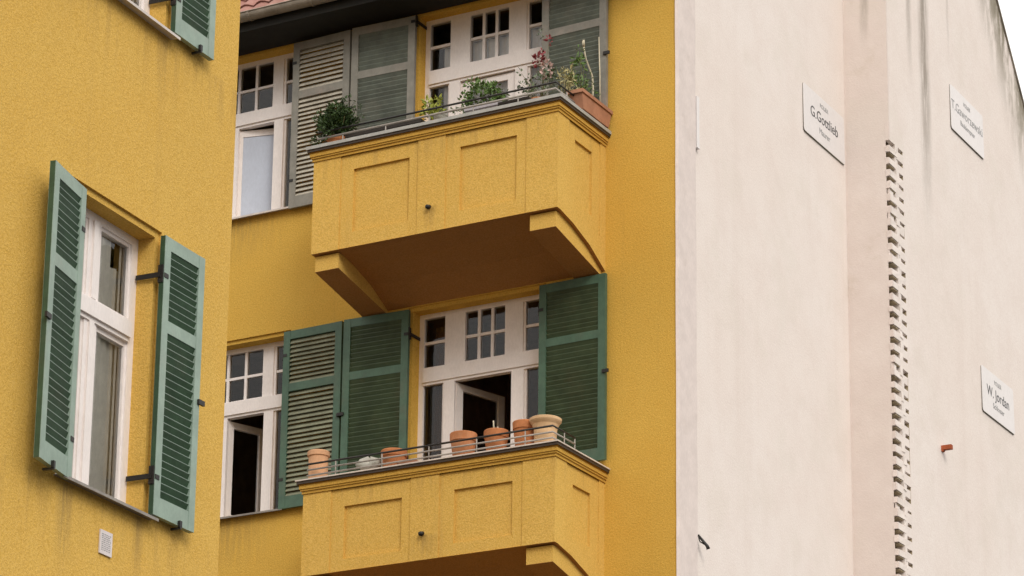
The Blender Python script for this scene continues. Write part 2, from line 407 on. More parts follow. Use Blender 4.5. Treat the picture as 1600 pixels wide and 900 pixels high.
# ================================================================== main ochre building
bld = empty('ochre_building', (0, 0, 0), 'ochre yellow apartment house with two corner balconies, green shutters and a red tiled roof', 'building')
EAVE = 16.19
OPEN = []                              # (u0,u1,z0,z1)
STOREY = 3.467
for dz in (0, STOREY):
    OPEN.append((-6.55, -4.77, 10.685 + dz + (.03 if dz else 0), 12.70 + dz))
    OPEN.append((-3.165, -1.57, 9.78 + dz + (.2 if dz else 0), 12.70 + dz))
RB = .045
def d_main(x, z):
    for (a, b, c, d) in OPEN:
        if a < x < b and c < z < d: return (.30, False)
        if a - RB < x < b + RB and c < z < d + RB and z < EAVE: return (.022, True)
    return (0, True)
xs = [-9, 0]; zs = [0, 3, 6, EAVE + .6]
for (a, b, c, d) in OPEN: xs += [a, b, a - RB, b + RB]; zs += [c, d, d + RB]
m = MB(); relief(m, xs, zs, d_main, lambda x, d, z: (x, d, z))
m.quad((-9, 0, 0), (-9, 11, 0), (-9, 11, EAVE + .6), (-9, 0, EAVE + .6))
m.quad((-9, 11, 0), (-.1, 11, 0), (-.1, 11, EAVE + .6), (-9, 11, EAVE + .6))
m.quad((-9, 0, 16.6), (-.1, 0, 16.6), (-.1, 11, 16.6), (-9, 11, 16.6))
m.build('wall', M_yel, bld)

def win_side(dz, hi):
    """four-light window over the side wall part: fixed transom lights, pair of casements under them"""
    u0, u1, z0, z1 = OPEN[2 if hi else 0]
    t0, t1 = 11.925 + dz, 12.07 + dz; top = z1 - .055
    m = MB(FM); pl = -5.185; pr = -6.135; ml = -5.045; mr = -6.275
    bars(m, [(u0, u0 + .055, z0, z1), (u1 - .055, u1, z0, z1), (u0 + .055, u1 - .055, top, z1)])
    bars(m, [(u0 + .055, u1 - .055, t0, t1, .028), (u0 + .055, u1 - .055, t0 - .03, t0, .01)])
    bars(m, [(pl, ml, t1, top, .004), (mr, pr, t1, top, .004)])
    bars(m, [(-5.145, -5.02, z0, t0 - .03, .014), (-6.30, -6.175, z0, t0 - .03, .014), (-5.69, -5.63, z0, t0 - .03, .014)])
    zz = (t1 + top) / 2
    m2 = []
    for k in (1, 2, 3): c = pr + (pl - pr) * k / 4; m2.append((c - .016, c + .016, t1, top, -.012))
    bars(m, m2)
    for a, b in ((pr, pl), (u0 + .055, mr), (ml, u1 - .055)): bars(m, [(a, b, zz - .015, zz + .015, -.016)])
    bars(m, [(ml, ml + .03, t1, top, -.008), (-5.02, -4.995, z0, t0 - .03, -.006), (pr, pl, t1, t1 + .02, -.004)])
    w_ = m.build('window', M_white, bld)
    panes(FM, w_, [(pr, pl, t1, top), (u0 + .055, mr, t1, top), (ml, u1 - .055, t1, top), (u0 + .055, -6.30, z0, t0 - .03), (-5.02, u1 - .055, z0, t0 - .03)])
    sill(FM, w_, u0, u1, z0, M_sillw if hi else M_sill)
    if hi:
        leaf(FM, w_, -5.63, 1, .52, z0 + .03, t0 - .05, 13, glassy=False, back=M_skyrefl, bottom=.035, stile=.04)
        curtain(FM, w_, -5.02, u1, z0, t0, M_net, folds=4)
    else:
        leaf(FM, w_, -5.63, 1, .485, z0 + .03, t0 - .05, 68)
        curtain(FM, w_, -5.02, u1, z0, z1, M_brown, folds=4)
    leaf(FM, w_, -5.69, -1, .485, z0 + .03, t0 - .05, 0 if hi else 15)
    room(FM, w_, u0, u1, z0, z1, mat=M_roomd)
    return w_
def win_door(dz, hi):
    u0, u1, z0, z1 = OPEN[3 if hi else 1]
    t0, t1 = 11.92 + dz, 12.075 + dz; top = z1 - .05
    m = MB(FM)
    bars(m, [(u0, u0 + .058, z0, z1), (u1 - .058, u1, z0, z1), (u0 + .058, u1 - .058, top, z1)])
    bars(m, [(u0 + .058, u1 - .058, t0, t1, .026), (u0 + .058, u1 - .058, t0 - .03, t0, .01)])
    bars(m, [(-2.845, -2.595, t1, top, .004), (-2.105, -1.885, t1, top, .004)])
    bars(m, [(-2.845, -2.71, z0, t0 - .03, .014), (-2.015, -1.865, z0, t0 - .03, .014)])
    zz = (t1 + top) / 2 + .01
    for k in (1, 2): c = -2.595 + .49 * k / 3; bars(m, [(c - .017, c + .017, t1, top, -.012)])
    for a, b in ((u0 + .058, -2.845), (-2.595, -2.105), (-1.885, u1 - .058)): bars(m, [(a, b, zz - .016, zz + .016, -.016), (a, b, t1, t1 + .02, -.005)])
    bars(m, [(-1.865, -1.84, z0, t0 - .03, -.006), (-1.885, -1.86, t1, top, -.01), (-2.87, -2.845, z0, t0 - .03, -.006)])
    w_ = m.build('balcony_window', M_white, bld)
    panes(FM, w_, [(u0 + .058, -2.845, t1, top), (-2.595, -2.105, t1, top), (-1.885, u1 - .058, t1, top),
                   (u0 + .058, -2.845, z0, t0 - .03), (-1.865, u1 - .058, z0, t0 - .03)])
    if hi:
        leaf(FM, w_, -2.71, 1, .695, z0 + .03, t0 - .045, 0, bottom=.25, stile=.11)
        curtain(FM, w_, -2.98, u1 + .02, z0, t1 + .29, M_net, folds=13, wd=-.255)
    else:
        leaf(FM, w_, -2.70, 1, .69, z0 + .03, t0 - .045, 72, bottom=.6, stile=.09)
        curtain(FM, w_, u0 + .1, -2.86, z0, z1 - .1, M_brown, folds=3)
        curtain(FM, w_, -1.80, u1 + .05, z0, z1 - .1, M_brown, folds=2)
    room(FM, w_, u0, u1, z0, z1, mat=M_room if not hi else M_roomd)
    return w_
for dz, hi in ((0, False), (STOREY, True)):
    win_side(dz, hi); win_door(dz, hi)
    z0, z1 = 10.675 + dz + (.01 if hi else 0), 12.70 + dz - (.02 if hi else 0)
    G = (M_sgrey, M_sgslat) if hi else (M_sgreen, M_sslat)
    G1 = (M_sgrey, M_w1slat) if hi else (M_sgreen, paint('lit_green_slat_paint', (.20, .21, .14), .6, .2, (.12, .12, .06), .4))  # reversed slats get lighter colours, painting the sky light they catch
    shutter(bld, FM, -4.765, 1, z0, z1, .765, 1.5, G1, -1)
    shutter(bld, FM, -6.555, -1, z0, z1, .765, 2, G1, -1)
    zd = 14.33 if hi else z0
    shutter(bld, FM, -3.17, -1, zd, z1, .80, 2.5, G, 1)
    shutter(bld, FM, -1.565, 1, zd, z1, .795, 1.5, G, 1)

# balconies
def balcony(zb, zpan, ztop, hi):
    """zb parapet foot, zpan panel head, ztop coping"""
    x0, x1, D = -3.79, -.82, 1.05
    mt = ztop - .135                    # foot of the moulding
    def dep(u, z):
        p = zpan - .71 if hi else zpan - .56
        for a, b, c, d in ((-3.45, -2.49, -3.29, -2.60), (-2.155, -1.19, -1.985, -1.31)):
            if c < u < d and p < z < zpan: return (.036, True)
            if a < u < b and zb < z < mt: return (.011, True)
        return (0, True)
    m = MB()
    p = zpan - .71 if hi else zpan - .56
    relief(m, [x0, -3.45, -2.49, -3.29, -2.60, -2.155, -1.19, -1.985, -1.31, x1], [zb, p, zpan, mt, ztop - .004], dep, lambda x, d, z: (x, -D + d, z))
    def dside(u, z):
        if -.66 < u < -.29 and p < z < zpan: return (.036, True)
        if -.80 < u < -.12 and zb < z < mt: return (.011, True)
        return (0, True)
    for xx, sg in ((x1, -1), (x0, 1)):
        relief(m, [-D, -.80, -.66, -.29, -.12, 0], [zb, p, zpan, mt, ztop - .004], dside, lambda y, d, z: (xx + sg * d, y, z))
    # inner faces, floor, underside (coved soffit falling to the wall)
    t = .2; zf = zb + .3; zi = ztop - .004
    m.quad((x0 + t, -D + t, zf), (x1 - t, -D + t, zf), (x1 - t, -D + t, zi), (x0 + t, -D + t, zi))
    for xx in (x0 + t, x1 - t): m.quad((xx, -D + t, zf), (xx, 0, zf), (xx, 0, zi), (xx, -D + t, zi))
    m.quad((x0 + t, -D + t, zf), (x1 - t, -D + t, zf), (x1 - t, 0, zf), (x0 + t, 0, zf))
    for a, b in (((x0, -D), (x1, -D + t)), ((x0, -D + t), (x0 + t, 0)), ((x1 - t, -D + t), (x1, 0))):
        m.quad((a[0], a[1], zi), (b[0], a[1], zi), (b[0], b[1], zi), (a[0], b[1], zi))
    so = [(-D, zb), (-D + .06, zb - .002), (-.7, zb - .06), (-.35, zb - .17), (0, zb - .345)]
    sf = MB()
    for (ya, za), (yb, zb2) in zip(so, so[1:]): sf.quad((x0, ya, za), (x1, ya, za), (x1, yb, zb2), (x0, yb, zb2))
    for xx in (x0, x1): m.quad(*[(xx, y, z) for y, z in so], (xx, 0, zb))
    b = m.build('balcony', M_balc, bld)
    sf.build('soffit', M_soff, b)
    # stepped moulding under the coping, running round three sides
    mo = MB()
    def ring(e, za, zb_): 
        o = [(x0 - e, 0), (x0 - e, -D - e), (x1 + e, -D - e), (x1 + e, 0)]; i = [(x0 + .03, 0), (x0 + .03, -D + .03), (x1 - .03, -D + .03), (x1 - .03, 0)]
        n = 4; pts = [(x, y, za) for x, y in o] + [(x, y, za) for x, y in i] + [(x, y, zb_) for x, y in o] + [(x, y, zb_) for x, y in i]
        F = []
        for k in range(3): F += [(k, k + 1, 9 + k, 8 + k), (4 + k, 5 + k, 1 + k, k), (8 + k, 9 + k, 13 + k, 12 + k), (4 + k, 12 + k, 13 + k, 5 + k)]
        F += [(0, 4, 12, 8), (3, 7, 15, 11)]
        return pts, F
    for e, a, c in ((.012, mt, mt + .03), (.024, mt + .03, mt + .05), (.034, mt + .05, mt + .085), (.026, mt + .085, mt + .10), (.042, mt + .10, ztop - .036)):
        mo.add(*ring(e, a, c))
    mo.build('moulding', stucco('ochre_moulding', (.58, .345, .062)), b)
    cp = MB(); e = .066; ct = .03 if hi else .010
    cp.add(*ring(e, ztop - (.006 if hi else .004), ztop + ct)); cp.box(x0, x1, -D, -D + .23, ztop - .01, ztop + ct - .004)
    cp.box(x1 - .23, x1, -D + .24, -.01, ztop - .01, ztop + ct - .004); cp.box(x0, x0 + .23, -D + .24, -.01, ztop - .01, ztop + ct - .004)
    cp.build('coping', M_zinc if hi else M_zincp, b)
    dp = MB(); dp.add(*ring(e - .012, ztop - .034, ztop - (.0075 if hi else .0055))); dp.build('coping_shade_band', M_copeshade, b)  # dark ring paints the shadow and dirt under the coping lip
    # consoles
    for a, c in ((x0 + .025, x0 + .315), (x1 - .345, x1 - .045)):
        q = MB(); pr = [(-1.0, zb - .018), (-1.0, zb - .185), (-.5, zb - .287), (0, zb - .39), (0, zb - .018)]
        q.prism(pr, a, c, lambda a_, y, z: (a_, y, z)); q.build('console', M_balc, b)
        q = MB(); us = pr[1:4]; q.prism(us + [(y, z - .003) for y, z in us[::-1]], a - .0015, c + .0015, lambda a_, y, z: (a_, y, z)); q.build('console_underside_shade', M_soff, b)  # thin brown sheet paints shade onto the console bottom
    sp = MB(); sp.tube([(-2.34, -D + .03, zb + .285), (-2.34, -D - .045, zb + .262)], .024, 8); sp.build('drain_spout', M_iron, b)
    # low flower-box railing on the coping
    r = MB(); zt = ztop + ct; yr = -D + .012; xr = x1 - .035; ye = -.58
    lev = (.098, .155) if hi else (.055, .117)
    for h in lev[:1] if hi else lev: r.tube([(x0 + .03, yr, zt + h), (xr, yr, zt + h + random.uniform(-.004, .004)), (xr, ye, zt + h)], .012 if hi else .0095, 6)
    n = 6
    for k in range(n):
        x = x0 + .35 + k * .535 if hi else x0 + .38 + k * .56
        if x < xr: r.tube([(x, yr, zt - .01), (x, yr, zt + (.10 if hi else .18))], .007, 5)
    for y in (ye, -.8): r.tube([(xr, y, zt - .01), (xr, y, zt + (.15 if hi else .17))], .007, 5)
    if hi: r.tube([(x0 + .03, yr - .018, zt + .012), (xr, yr - .018, zt + .012)], .008, 5)
    r.build('railing', M_rail, b)
    r = MB(); h = .172 if hi else .180
    r.tube([(x0 + .03, yr, zt + h), ((x0 + xr) / 2, yr, zt + h - .004), (xr, yr, zt + h), (xr, ye, zt + h)], .011, 6)
    r.build('top_rail', M_iron, b)
    return b
balcony(13.10, 13.985, 14.285, True)
balcony(9.57, 10.262, 10.585, False)

# eave, gutter, roof
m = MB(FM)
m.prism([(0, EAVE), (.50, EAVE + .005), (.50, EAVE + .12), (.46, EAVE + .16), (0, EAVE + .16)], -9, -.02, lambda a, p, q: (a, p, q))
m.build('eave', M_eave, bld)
m = MB(FM); cen = (.565, EAVE + .165); prof = [(cen[0] + .07 * math.cos(R(a)), cen[1] + .07 * math.sin(R(a))) for a in range(180, 361, 15)]
prof = prof + [(cen[0] + .082, cen[1] + .006), (cen[0] + .078, cen[1] + .014)] + [(cen[0] + .062 * math.cos(R(a)), cen[1] + .062 * math.sin(R(a))) for a in range(360, 179, -15)]
m.prism(prof, -9, .02, lambda a, p, q: (a, p, q))
for x in (-8.2, -7.4, -6.6, -5.8, -5.02, -4.2, -3.4, -2.6, -1.8, -1., -.2):
    pr2 = [(cen[0] + .077 * math.cos(R(a)), cen[1] + .077 * math.sin(R(a))) for a in range(180, 361, 20)] + [(cen[0] + .068 * math.cos(R(a)), cen[1] + .068 * math.sin(R(a))) for a in range(360, 179, -20)]
    m.prism(pr2, x - .015, x + .015, lambda a, p, q: (a, p, q))
m.build('gutter', M_gutter, bld)
RP = R(50)
rf = MB()
def onroof(x, s_, h): return (x, -.52 + s_ * math.cos(RP) - h * math.sin(RP), 16.365 + s_ * math.sin(RP) + h * math.cos(RP))
rf.quad(onroof(-9, -.02, -.03), onroof(.02, -.02, -.03), onroof(.02, 9.6, -.03), onroof(-9, 9.6, -.03))
rf.quad(onroof(-9, 9.6, -.03), onroof(.02, 9.6, -.03), (.02, 11.9, 16.4), (-9, 11.9, 16.4))
ex, tw = .215, .205
for j in range(44):
    for i in range(44):
        x = -9 + i * tw + random.uniform(-.004, .004); s0 = j * ex + random.uniform(-.006, .006)
        pts = []
        for k, hh in enumerate((.0, .034, .046, .034, .008)):
            xx = x + tw * (k / 4) * 1.02
            pts += [onroof(xx, s0, hh + .022), onroof(xx, s0 + ex + .05, hh - .006), onroof(xx, s0 + .002, hh + .004)]
        F = []
        for k in range(4): F += [(3 * k, 3 * k + 3, 3 * k + 4, 3 * k + 1), (3 * k, 3 * k + 2, 3 * k + 5, 3 * k + 3)]
        rf.add(pts, F)
rf.build('roof', M_tile, bld, recalc=False)

# ================================================================== white party wall
pw = empty('party_wall', (0, 0, 0), 'tall white rendered party wall with a stepped pier, a stained gable edge and toothed brickwork', 'wall')
XS, YS = .55, 4.55
G0, GK = 19.18 + 1.24 * 8.42, 1.24
def gz(y): return min(G0 - GK * y, 16.55 + 1.24 * (y + .1))
m = MB()
A = [(-.02, 0), (YS, 0), (YS, gz(YS)), (0.0, gz(0))]
m.quad((0, .0, 0), (0, YS, 0), (0, YS, gz(YS)), (0, 0, gz(0)))
# pier face with the toothed slot cut out of its outer corner
NX, NY, Y0 = .10, .42, .0; ZT = 15.93; CX = .042; ZL = 8.0
m.quad((0, YS, 0), (XS, YS, 0), (XS, YS, ZL), (0, YS, ZL))
m.quad((0, YS, ZL), (XS - CX, YS, ZL), (XS - CX, YS, ZT), (0, YS, ZT))
m.quad((0, YS, ZT), (XS, YS, ZT), (XS, YS, gz(YS)), (0, YS, gz(YS)))
m.quad((XS, YS, 0), (XS, 12, 0), (XS, 12, ZL), (XS, YS, ZL))
m.quad((XS, YS + NY, ZL), (XS, 12, ZL), (XS, 12, gz(12)), (XS, 10.5, gz(10.5)), (XS, YS + NY, ZT))
m.quad((XS, YS + NY, ZT), (XS, 10.5, gz(10.5)), (XS, 8, gz(8)), (XS, 5.9, gz(5.9)), (XS, YS, gz(YS)), (XS, YS, ZT))
# top and back
prof = [0, 2, YS, 5.9, 8, 10.5, 12]
for a, b in zip(prof, prof[1:]):
    xa = 0 if b <= YS else XS
    m.quad((-.25, a, gz(a)), (xa, a, gz(a)), (xa, b, gz(b)), (-.25, b, gz(b)))
    m.quad((-.25, a, 0), (-.25, b, 0), (-.25, b, gz(b)), (-.25, a, gz(a)))
m.quad((-.25, 12, 0), (XS, 12, 0), (XS, 12, gz(12)), (-.25, 12, gz(12)))
m.build('wall', M_wall, pw)
# toothing: recessed slot, whole bricks standing out of it, stubs of the cut ones between
m = MB()
ya, yb = YS + Y0, YS + NY
m.quad((XS - NX, ya, ZL), (XS - NX, yb, ZL), (XS - NX, yb, ZT), (XS - NX, ya, ZT))
for y_ in (yb,): m.quad((XS - NX, y_, ZL), (XS, y_, ZL), (XS, y_, ZT), (XS - NX, y_, ZT))
for z_ in (ZL, ZT): m.quad((XS - NX, ya, z_), (XS, ya, z_), (XS, yb, z_), (XS - NX, yb, z_))
m.build('toothing_slot', M_slot, pw)
bk = MB(); z = ZL + .02; under = []
def lump(x0_, x1_, y0_, y1_, z0_, z1_, j):
    U = lambda: random.uniform(-j, j)
    pts = [(x + U() * .4, y + U(), z_ + U() * .7) for z_ in (z0_, z1_) for x, y in ((x0_, y0_), (x1_, y0_), (x1_, y1_), (x0_, y1_))]
    bk.add(pts, [(0, 1, 2, 3), (4, 5, 6, 7), (0, 1, 5, 4), (1, 2, 6, 5), (2, 3, 7, 6), (3, 0, 4, 7)])
a0, a1 = XS - NX - .004, XS + .0035
a0, a1 = XS - NX - .004, XS + .0035
while z < ZT - .30:
    h = .080 + random.uniform(-.014, .012); t_ = random.uniform(-.008, .003)
    lump(XS - CX - .006, a1 + t_, YS - .004, YS + .24, z, z + h, .008)
    under.append((a0 + .003, a1 + t_ - .008, YS + .03, YS + .17, z - .015, z - .006))
    k = random.uniform(-.025, .02); lump(a0, a1 - .001, YS + .195 + k, YS + .285 + k, z + h - .03, z + .175, .016)
    lump(a0, a1 + t_, YS + .22, YS + NY + .004, z - .014, z + h + random.uniform(.0, .022), .009)
    if random.random() < .22: lump(XS - CX + .004, a1 - random.uniform(.01, .03), YS + .004, YS + random.uniform(.06, .13), z + h - .02, z + .165, .012)
    z += .154
lump(XS - CX - .006, a1 + .001, YS - .003, YS + NY + .012, ZT - .22, ZT + .012, .001)
bk.build('brick_toothing', M_wall, pw)
bk = MB()
for q in under: bk.box(*q)
bk.build('brick_underside_shade', M_slot, pw)  # dark slabs paint shade onto the undersides of the bricks
# rough strip of render at the corner with the ochre facade
st_ = MB(); n = 80; pts = []
for i in range(n + 1):
    z = 17.0 * i / n; a = random.uniform(-.012, .012); b_ = .42 + random.uniform(-.008, .008)
    pts += [(.004, -.012 + a * .3, z), (.03, .012 + a, z), (.032, b_, z), (.002, b_ + .006, z)]
st_.add(pts, [(4 * i + k, 4 * i + k + 1, 4 * i + k + 5, 4 * i + k + 4) for i in range(n) for k in range(3)])
st_.build('render_strip', M_strip, pw)
# verge of the gable
vg = MB()
for ya, yb in ((YS, 5.95), (5.95, 12.2)):
    f = (lambda y: 16.55 + 1.24 * (y + .1)) if yb < 6 else (lambda y: G0 - GK * y)
    vg.add([(x, y, f(y) + dz_) for y in (ya, yb) for x in (-.28, XS + .022) for dz_ in (0.004, .035)], [(0, 1, 3, 2), (4, 6, 7, 5), (0, 2, 6, 4), (1, 5, 7, 3), (0, 4, 5, 1), (2, 3, 7, 6)])
vg.build('verge', M_gutter, pw)

# ================================================================== signs on the party wall
def textmesh(txt, size):
    c = bpy.data.curves.new('lettering', 'FONT'); c.body = txt; c.size = size; c.align_x = 'CENTER'; c.extrude = .0006
    o = bpy.data.objects.new('tmp', c); COL.objects.link(o)
    dg = bpy.context.evaluated_depsgraph_get(); me = bpy.data.meshes.new_from_object(o.evaluated_get(dg))
    bpy.data.objects.remove(o); return me
def sign(x, yc, zc, wd, ht, rows, label, name='trade_sign'):
    e = empty(name, (x, yc, zc), label, 'sign', group='tradesmen signs on the white wall')
    m = MB(); r = .035; pts = []
    for cx, cz, a0 in ((wd / 2 - r, ht / 2 - r, 0), (-wd / 2 + r, ht / 2 - r, 90), (-wd / 2 + r, -ht / 2 + r, 180), (wd / 2 - r, -ht / 2 + r, 270)):
        for k in range(4): a = R(a0 + 30 * k); pts.append((cx + r * math.cos(a), cz + r * math.sin(a)))
    tl = lambda q: (.5 - q / ht) * .007                 # the plate hangs a little out at its foot
    m.prism(pts, .005, .010, lambda a, p, q: (a + tl(q), p, q)); m.build('board', M_board, e)
    m = MB(); m.prism([(p * 1.004, q * 1.008) for p, q in pts], .001, .0048, lambda a, p, q: (a + tl(q), p, q)); m.box(.001, .0165, -wd / 2 + .03, wd / 2 - .03, -ht / 2 - .006, -ht / 2 + .001); m.build('backing_and_gap_shade', M_edge, e)  # bottom strip paints the shadowed, dirty gap under the plate
    for txt, size, zz, mat, sx in rows:
        me = textmesh(txt, size); me.materials.clear(); me.materials.append(mat)
        o = bpy.data.objects.new('lettering', me); COL.objects.link(o); o.parent = e
        o.matrix_local = Matrix.Translation((.0115 + tl(zz), 0, zz)) @ Matrix.Rotation(-math.atan(.007 / ht), 4, 'Y') @ Matrix(((0, 0, 1, 0), (1, 0, 0, 0), (0, 1, 0, 0), (0, 0, 0, 1))) @ Matrix.Diagonal((sx, 1, 1, 1))
    return e
sign(0, 3.885, 15.76, 1.18, .60, [('POLIER', .075, .165, M_inkg, 1), ('G.Gottlieb', .185, -.03, M_ink, 1), ('Maurer', .105, -.175, M_inkg, 1)],
     'white sign reading G.Gottlieb, fixed just before the step of the pier')
sign(XS, 7.165, 16.955, 1.14, .60, [('POLIER', .075, .165, M_inkg, 1), ('T.Gaworzewski', .175, -.01, M_inkg, .98), ('Bauklempner', .095, -.14, M_inkg, 1)],
     'white sign with the longest name, on the upper wall near the sloping gable edge')
sign(XS, 7.965, 13.49, 1.13, .60, [('POLIER', .08, .165, M_inkg, 1), ('W. Jordan', .19, -.03, M_ink, 1), ('Schlosser', .105, -.165, M_inkg, 1)],
     'white sign reading W. Jordan, lowest of the three, above a red brick chip')

m = MB(); m.box(0, .035, -.03, .03, -.285, .285); m.box(.0, .038, -.033, .033, -.305, -.286)
o = m.build('narrow_plate', M_board); o.location = (.002, .468, 14.455); tag(o, 'narrow upright white plate on the edge of the white wall', 'plate')
m = MB(); m.tube([(0, 0, 0), (.07, .07, -.11), (.078, .08, -.14)], .012, 6, .021); m.tube([(0, 0, 0), (.015, .01, -.07), (.07, .07, -.11)], .007, 5)
o = m.build('wall_hook', M_iron); o.location = (.03, .43, 9.90); tag(o, 'black iron hook sticking out low on the white wall', 'hook')
m = MB(); m.box(-.012, .115, -.03, .03, -.027, .027); m.box(-.012, .018, -.029, .02, -.045, -.0271)
o = m.build('brick_chip', M_redbrick); o.location = (XS + .012, 6.0, 12.305); tag(o, 'small red brick jutting out of the white render', 'brick')

# ================================================================== ochre wing in front
WA = R(4)
wing = empty('ochre_wing', (.8255, -9, 0), 'near ochre yellow house wall with tall narrow windows and pale green shutters', 'building', rz=WA)
WZ = 3.585
WOP = [(-2.03, -.975, 7.29, 9.345), (-2.03, -.975, 7.29 + WZ, 9.345 + WZ)]
WR = .05
def d_wing(x, z):
    for (a, b, c, d) in WOP:
        if a < x < b and c < z < d: return (.30, False)
        if a - WR < x < b + WR and c < z < d + WR: return (.022, True)
    return (0, True)
xs = [-9, 0]; zs = [0, 16.9]
for (a, b, c, d) in WOP: xs += [a, b, a - WR, b + WR]; zs += [c, d, d + WR]
m = MB(FL); relief(m, xs, zs, lambda x, z: (lambda r: (r[0], r[1]))(d_wing(x, z)), lambda x, d, z: (x, -d, z))
for A_ in (((0, 0), (0, -6)), ((0, -6), (-9, -6)), ((-9, -6), (-9, 0))):
    (u, v), (u2, v2) = A_; m.quad((u, v, 0), (u2, v2, 0), (u2, v2, 16.9), (u, v, 16.9))
m.quad((0, 0, 16.9), (-9, 0, 16.9), (-9, -6, 16.9), (0, -6, 16.9))
m.build('wall', M_yel2, wing)
m = MB(); m.prism([(.45, 16.80), (-3.0, 20.3), (-6.45, 16.80), (-6.45, 16.92), (-3.0, 20.45), (.45, 16.92)], -9.2, .15, lambda a, p, q: (p, a, q)); m.build('roof', M_tile, wing)  # unseen roof, added to cut sky light and pane reflections on the facade
m = MB(); m.add([(0, 0, 16.85), (-6, 0, 16.85), (-3, 0, 20.2)], [(0, 1, 2)]); m.build('gable', M_yel2, wing)
for i, (u0, u1, z0, z1) in enumerate(WOP):
    t0, t1 = z0 + 1.30, z0 + 1.415; top = z1 - .06; c = -1.515
    m = MB(FL)
    bars(m, [(u0, u0 + .07, z0, z1), (u1 - .075, u1, z0, z1), (u0 + .07, u1 - .075, top, z1)])
    bars(m, [(u0 + .07, u1 - .075, t0, t1, .03), (u0 + .07, u1 - .075, t0 - .03, t0, .012), (u0 + .07, u1 - .075, t1, t1 + .02, .012)])
    bars(m, [(c - .075, c + .075, t1 + .02, top, .0), (c - .075, c + .075, z0, t0 - .03, .0), (c - .028, c + .028, t1 + .02, top, .016), (c - .028, c + .028, z0, t0 - .03, .016)])
    for k in (u0 + .07, u1 - .075 - .022, c + .075, c - .097): bars(m, [(k, k + .022, t1 + .02, top, -.012), (k, k + .022, z0, t0 - .03, -.012)])
    bars(m, [(u0 + .07, u1 - .075, top - .025, top, -.016), (u0 + .07, u1 - .075, t0 - .065, t0 - .03, -.016), (u0 + .07, u1 - .075, z0, z0 + .06, -.010)])
    w_ = m.build('window', M_white, wing)
    panes(FL, w_, [(u0 + .07, c - .075, t1, top), (c + .075, u1 - .075, t1, top), (u0 + .07, c - .075, z0, t0), (c + .075, u1 - .075, z0, t0)])
    sill(FL, w_, u0, u1, z0, M_sill if i == 0 else M_sillw, .08)
    curtain(FL, w_, u0, -1.20, z0, z1, M_curt, folds=7, wd=-.236, amp=.010)
    curtain(FL, w_, -1.225, -1.05, z0, z1 - .25, M_curt, folds=2, wd=-.255, amp=.012)
    curtain(FL, w_, -1.09, u1 + .02, z0, z1, M_curt, folds=2, wd=-.236, amp=.010)
    room(FL, w_, u0, u1, z0, z1, mat=M_room)
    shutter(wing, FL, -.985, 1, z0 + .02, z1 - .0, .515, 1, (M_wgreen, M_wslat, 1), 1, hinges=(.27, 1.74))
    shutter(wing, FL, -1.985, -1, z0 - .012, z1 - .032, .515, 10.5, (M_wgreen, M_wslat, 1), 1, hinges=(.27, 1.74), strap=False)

# notice plate under the wing window
e = empty('notice_plate', (0, 0, 0), 'small white notice plate on the ochre wall below the tall window', 'plate')
loc = wing.matrix_basis
pl = Matrix.Translation((.8255, -9, 0)) @ Matrix.Rotation(WA, 4, 'Z') @ Matrix.Translation((0, -1.448, 6.99))
e.matrix_basis = pl
m = MB(); m.box(.002, .012, -.073, .073, -.082, .082); m.build('board', M_plate, e)
m = MB()
for r in range(9):
    z = .055 - r * .0135; x = -.055
    while x < .045:
        L = random.uniform(.008, .026); L = min(L, .055 - x); m.box(.0122, .013, x, x + L, z - .0032, z + .0032); x += L + .007
m.build('lettering', M_inkg, e)

# ================================================================== flower pots on the lower balcony
LO = 10.595; HI = 14.315
def pot(x, y, z, prof, mat, label, cat='flower pot', rx=0, group=None, soil=True, n=20, name='flower_pot'):
    e = empty(name, (x, y, z), label, cat, group=group); e.rotation_euler = (rx, 0, random.uniform(0, 6))
    m = MB(); m.lathe(prof, n=n); m.build('clay_body', mat, e, recalc=False)
    if soil:
        zt = max(p[1] for p in prof) - .03; r = max(p[0] for p in prof) * .86
        m = MB(); m.lathe([(r, zt - .006), (r * .6, zt + .008), (.002, zt + .012)], n=14); m.build('soil', M_soil, e)
    return e
def std(r, h, rim=.05, lip=.004):
    return [(r * .74, 0), (r * .75, .004), (r * .94, h - rim), (r + lip * .4, h - rim + .004), (r + lip, h - .008), (r + lip - .005, h), (r - .012, h), (r - .016, h - .05)]
GP = 'pots along the lower balcony'
pot(-3.735, -.87, LO, [(.095, 0), (.10, .006), (.104, .30), (.116, .305), (.118, .352), (.112, .358), (.10, .358), (.095, .30)], M_terral, 'tall straight pale clay pot at the shutter end of the lower railing', group=GP, soil=False)
pot(-2.81, -.87, LO, std(.135, .235, .07), M_terra, 'orange terracotta pot standing beside the pale cloth bag', group=GP)
pot(-1.985, -.87, LO, std(.138, .30, .09), M_terra, 'largest orange terracotta pot, in front of the left jamb of the open balcony door'.replace('the left jamb of ', ''), group=GP)
p6 = pot(-1.60, -.87, LO, std(.125, .275, .08), M_terra, 'terracotta pot with two bare cut stems sticking up from it', group=GP)
m = MB(); m.tube([(-.03, -.02, .24), (-.035, -.03, .34)], .007, 5, .005); m.tube([(.04, .02, .24), (.045, .02, .31), (.05, .02, .375)], .009, 5, .007); m.build('stem', M_pale, p6)
pot(-1.27, -.87, LO, std(.122, .32, .085), M_terra, 'plain terracotta pot right next to the flared cream pot'.replace('right next', 'next'), group=GP)
pot(-1.03, -.875, LO, [(.095, 0), (.10, .01), (.105, .05), (.112, .055), (.118, .20), (.135, .25), (.155, .275), (.163, .288), (.166, .312), (.157, .318), (.142, .312), (.13, .27), (.12, .2)], M_cream, 'cream clay pot with a wide flared rim on the balcony corner', group=GP, n=28)
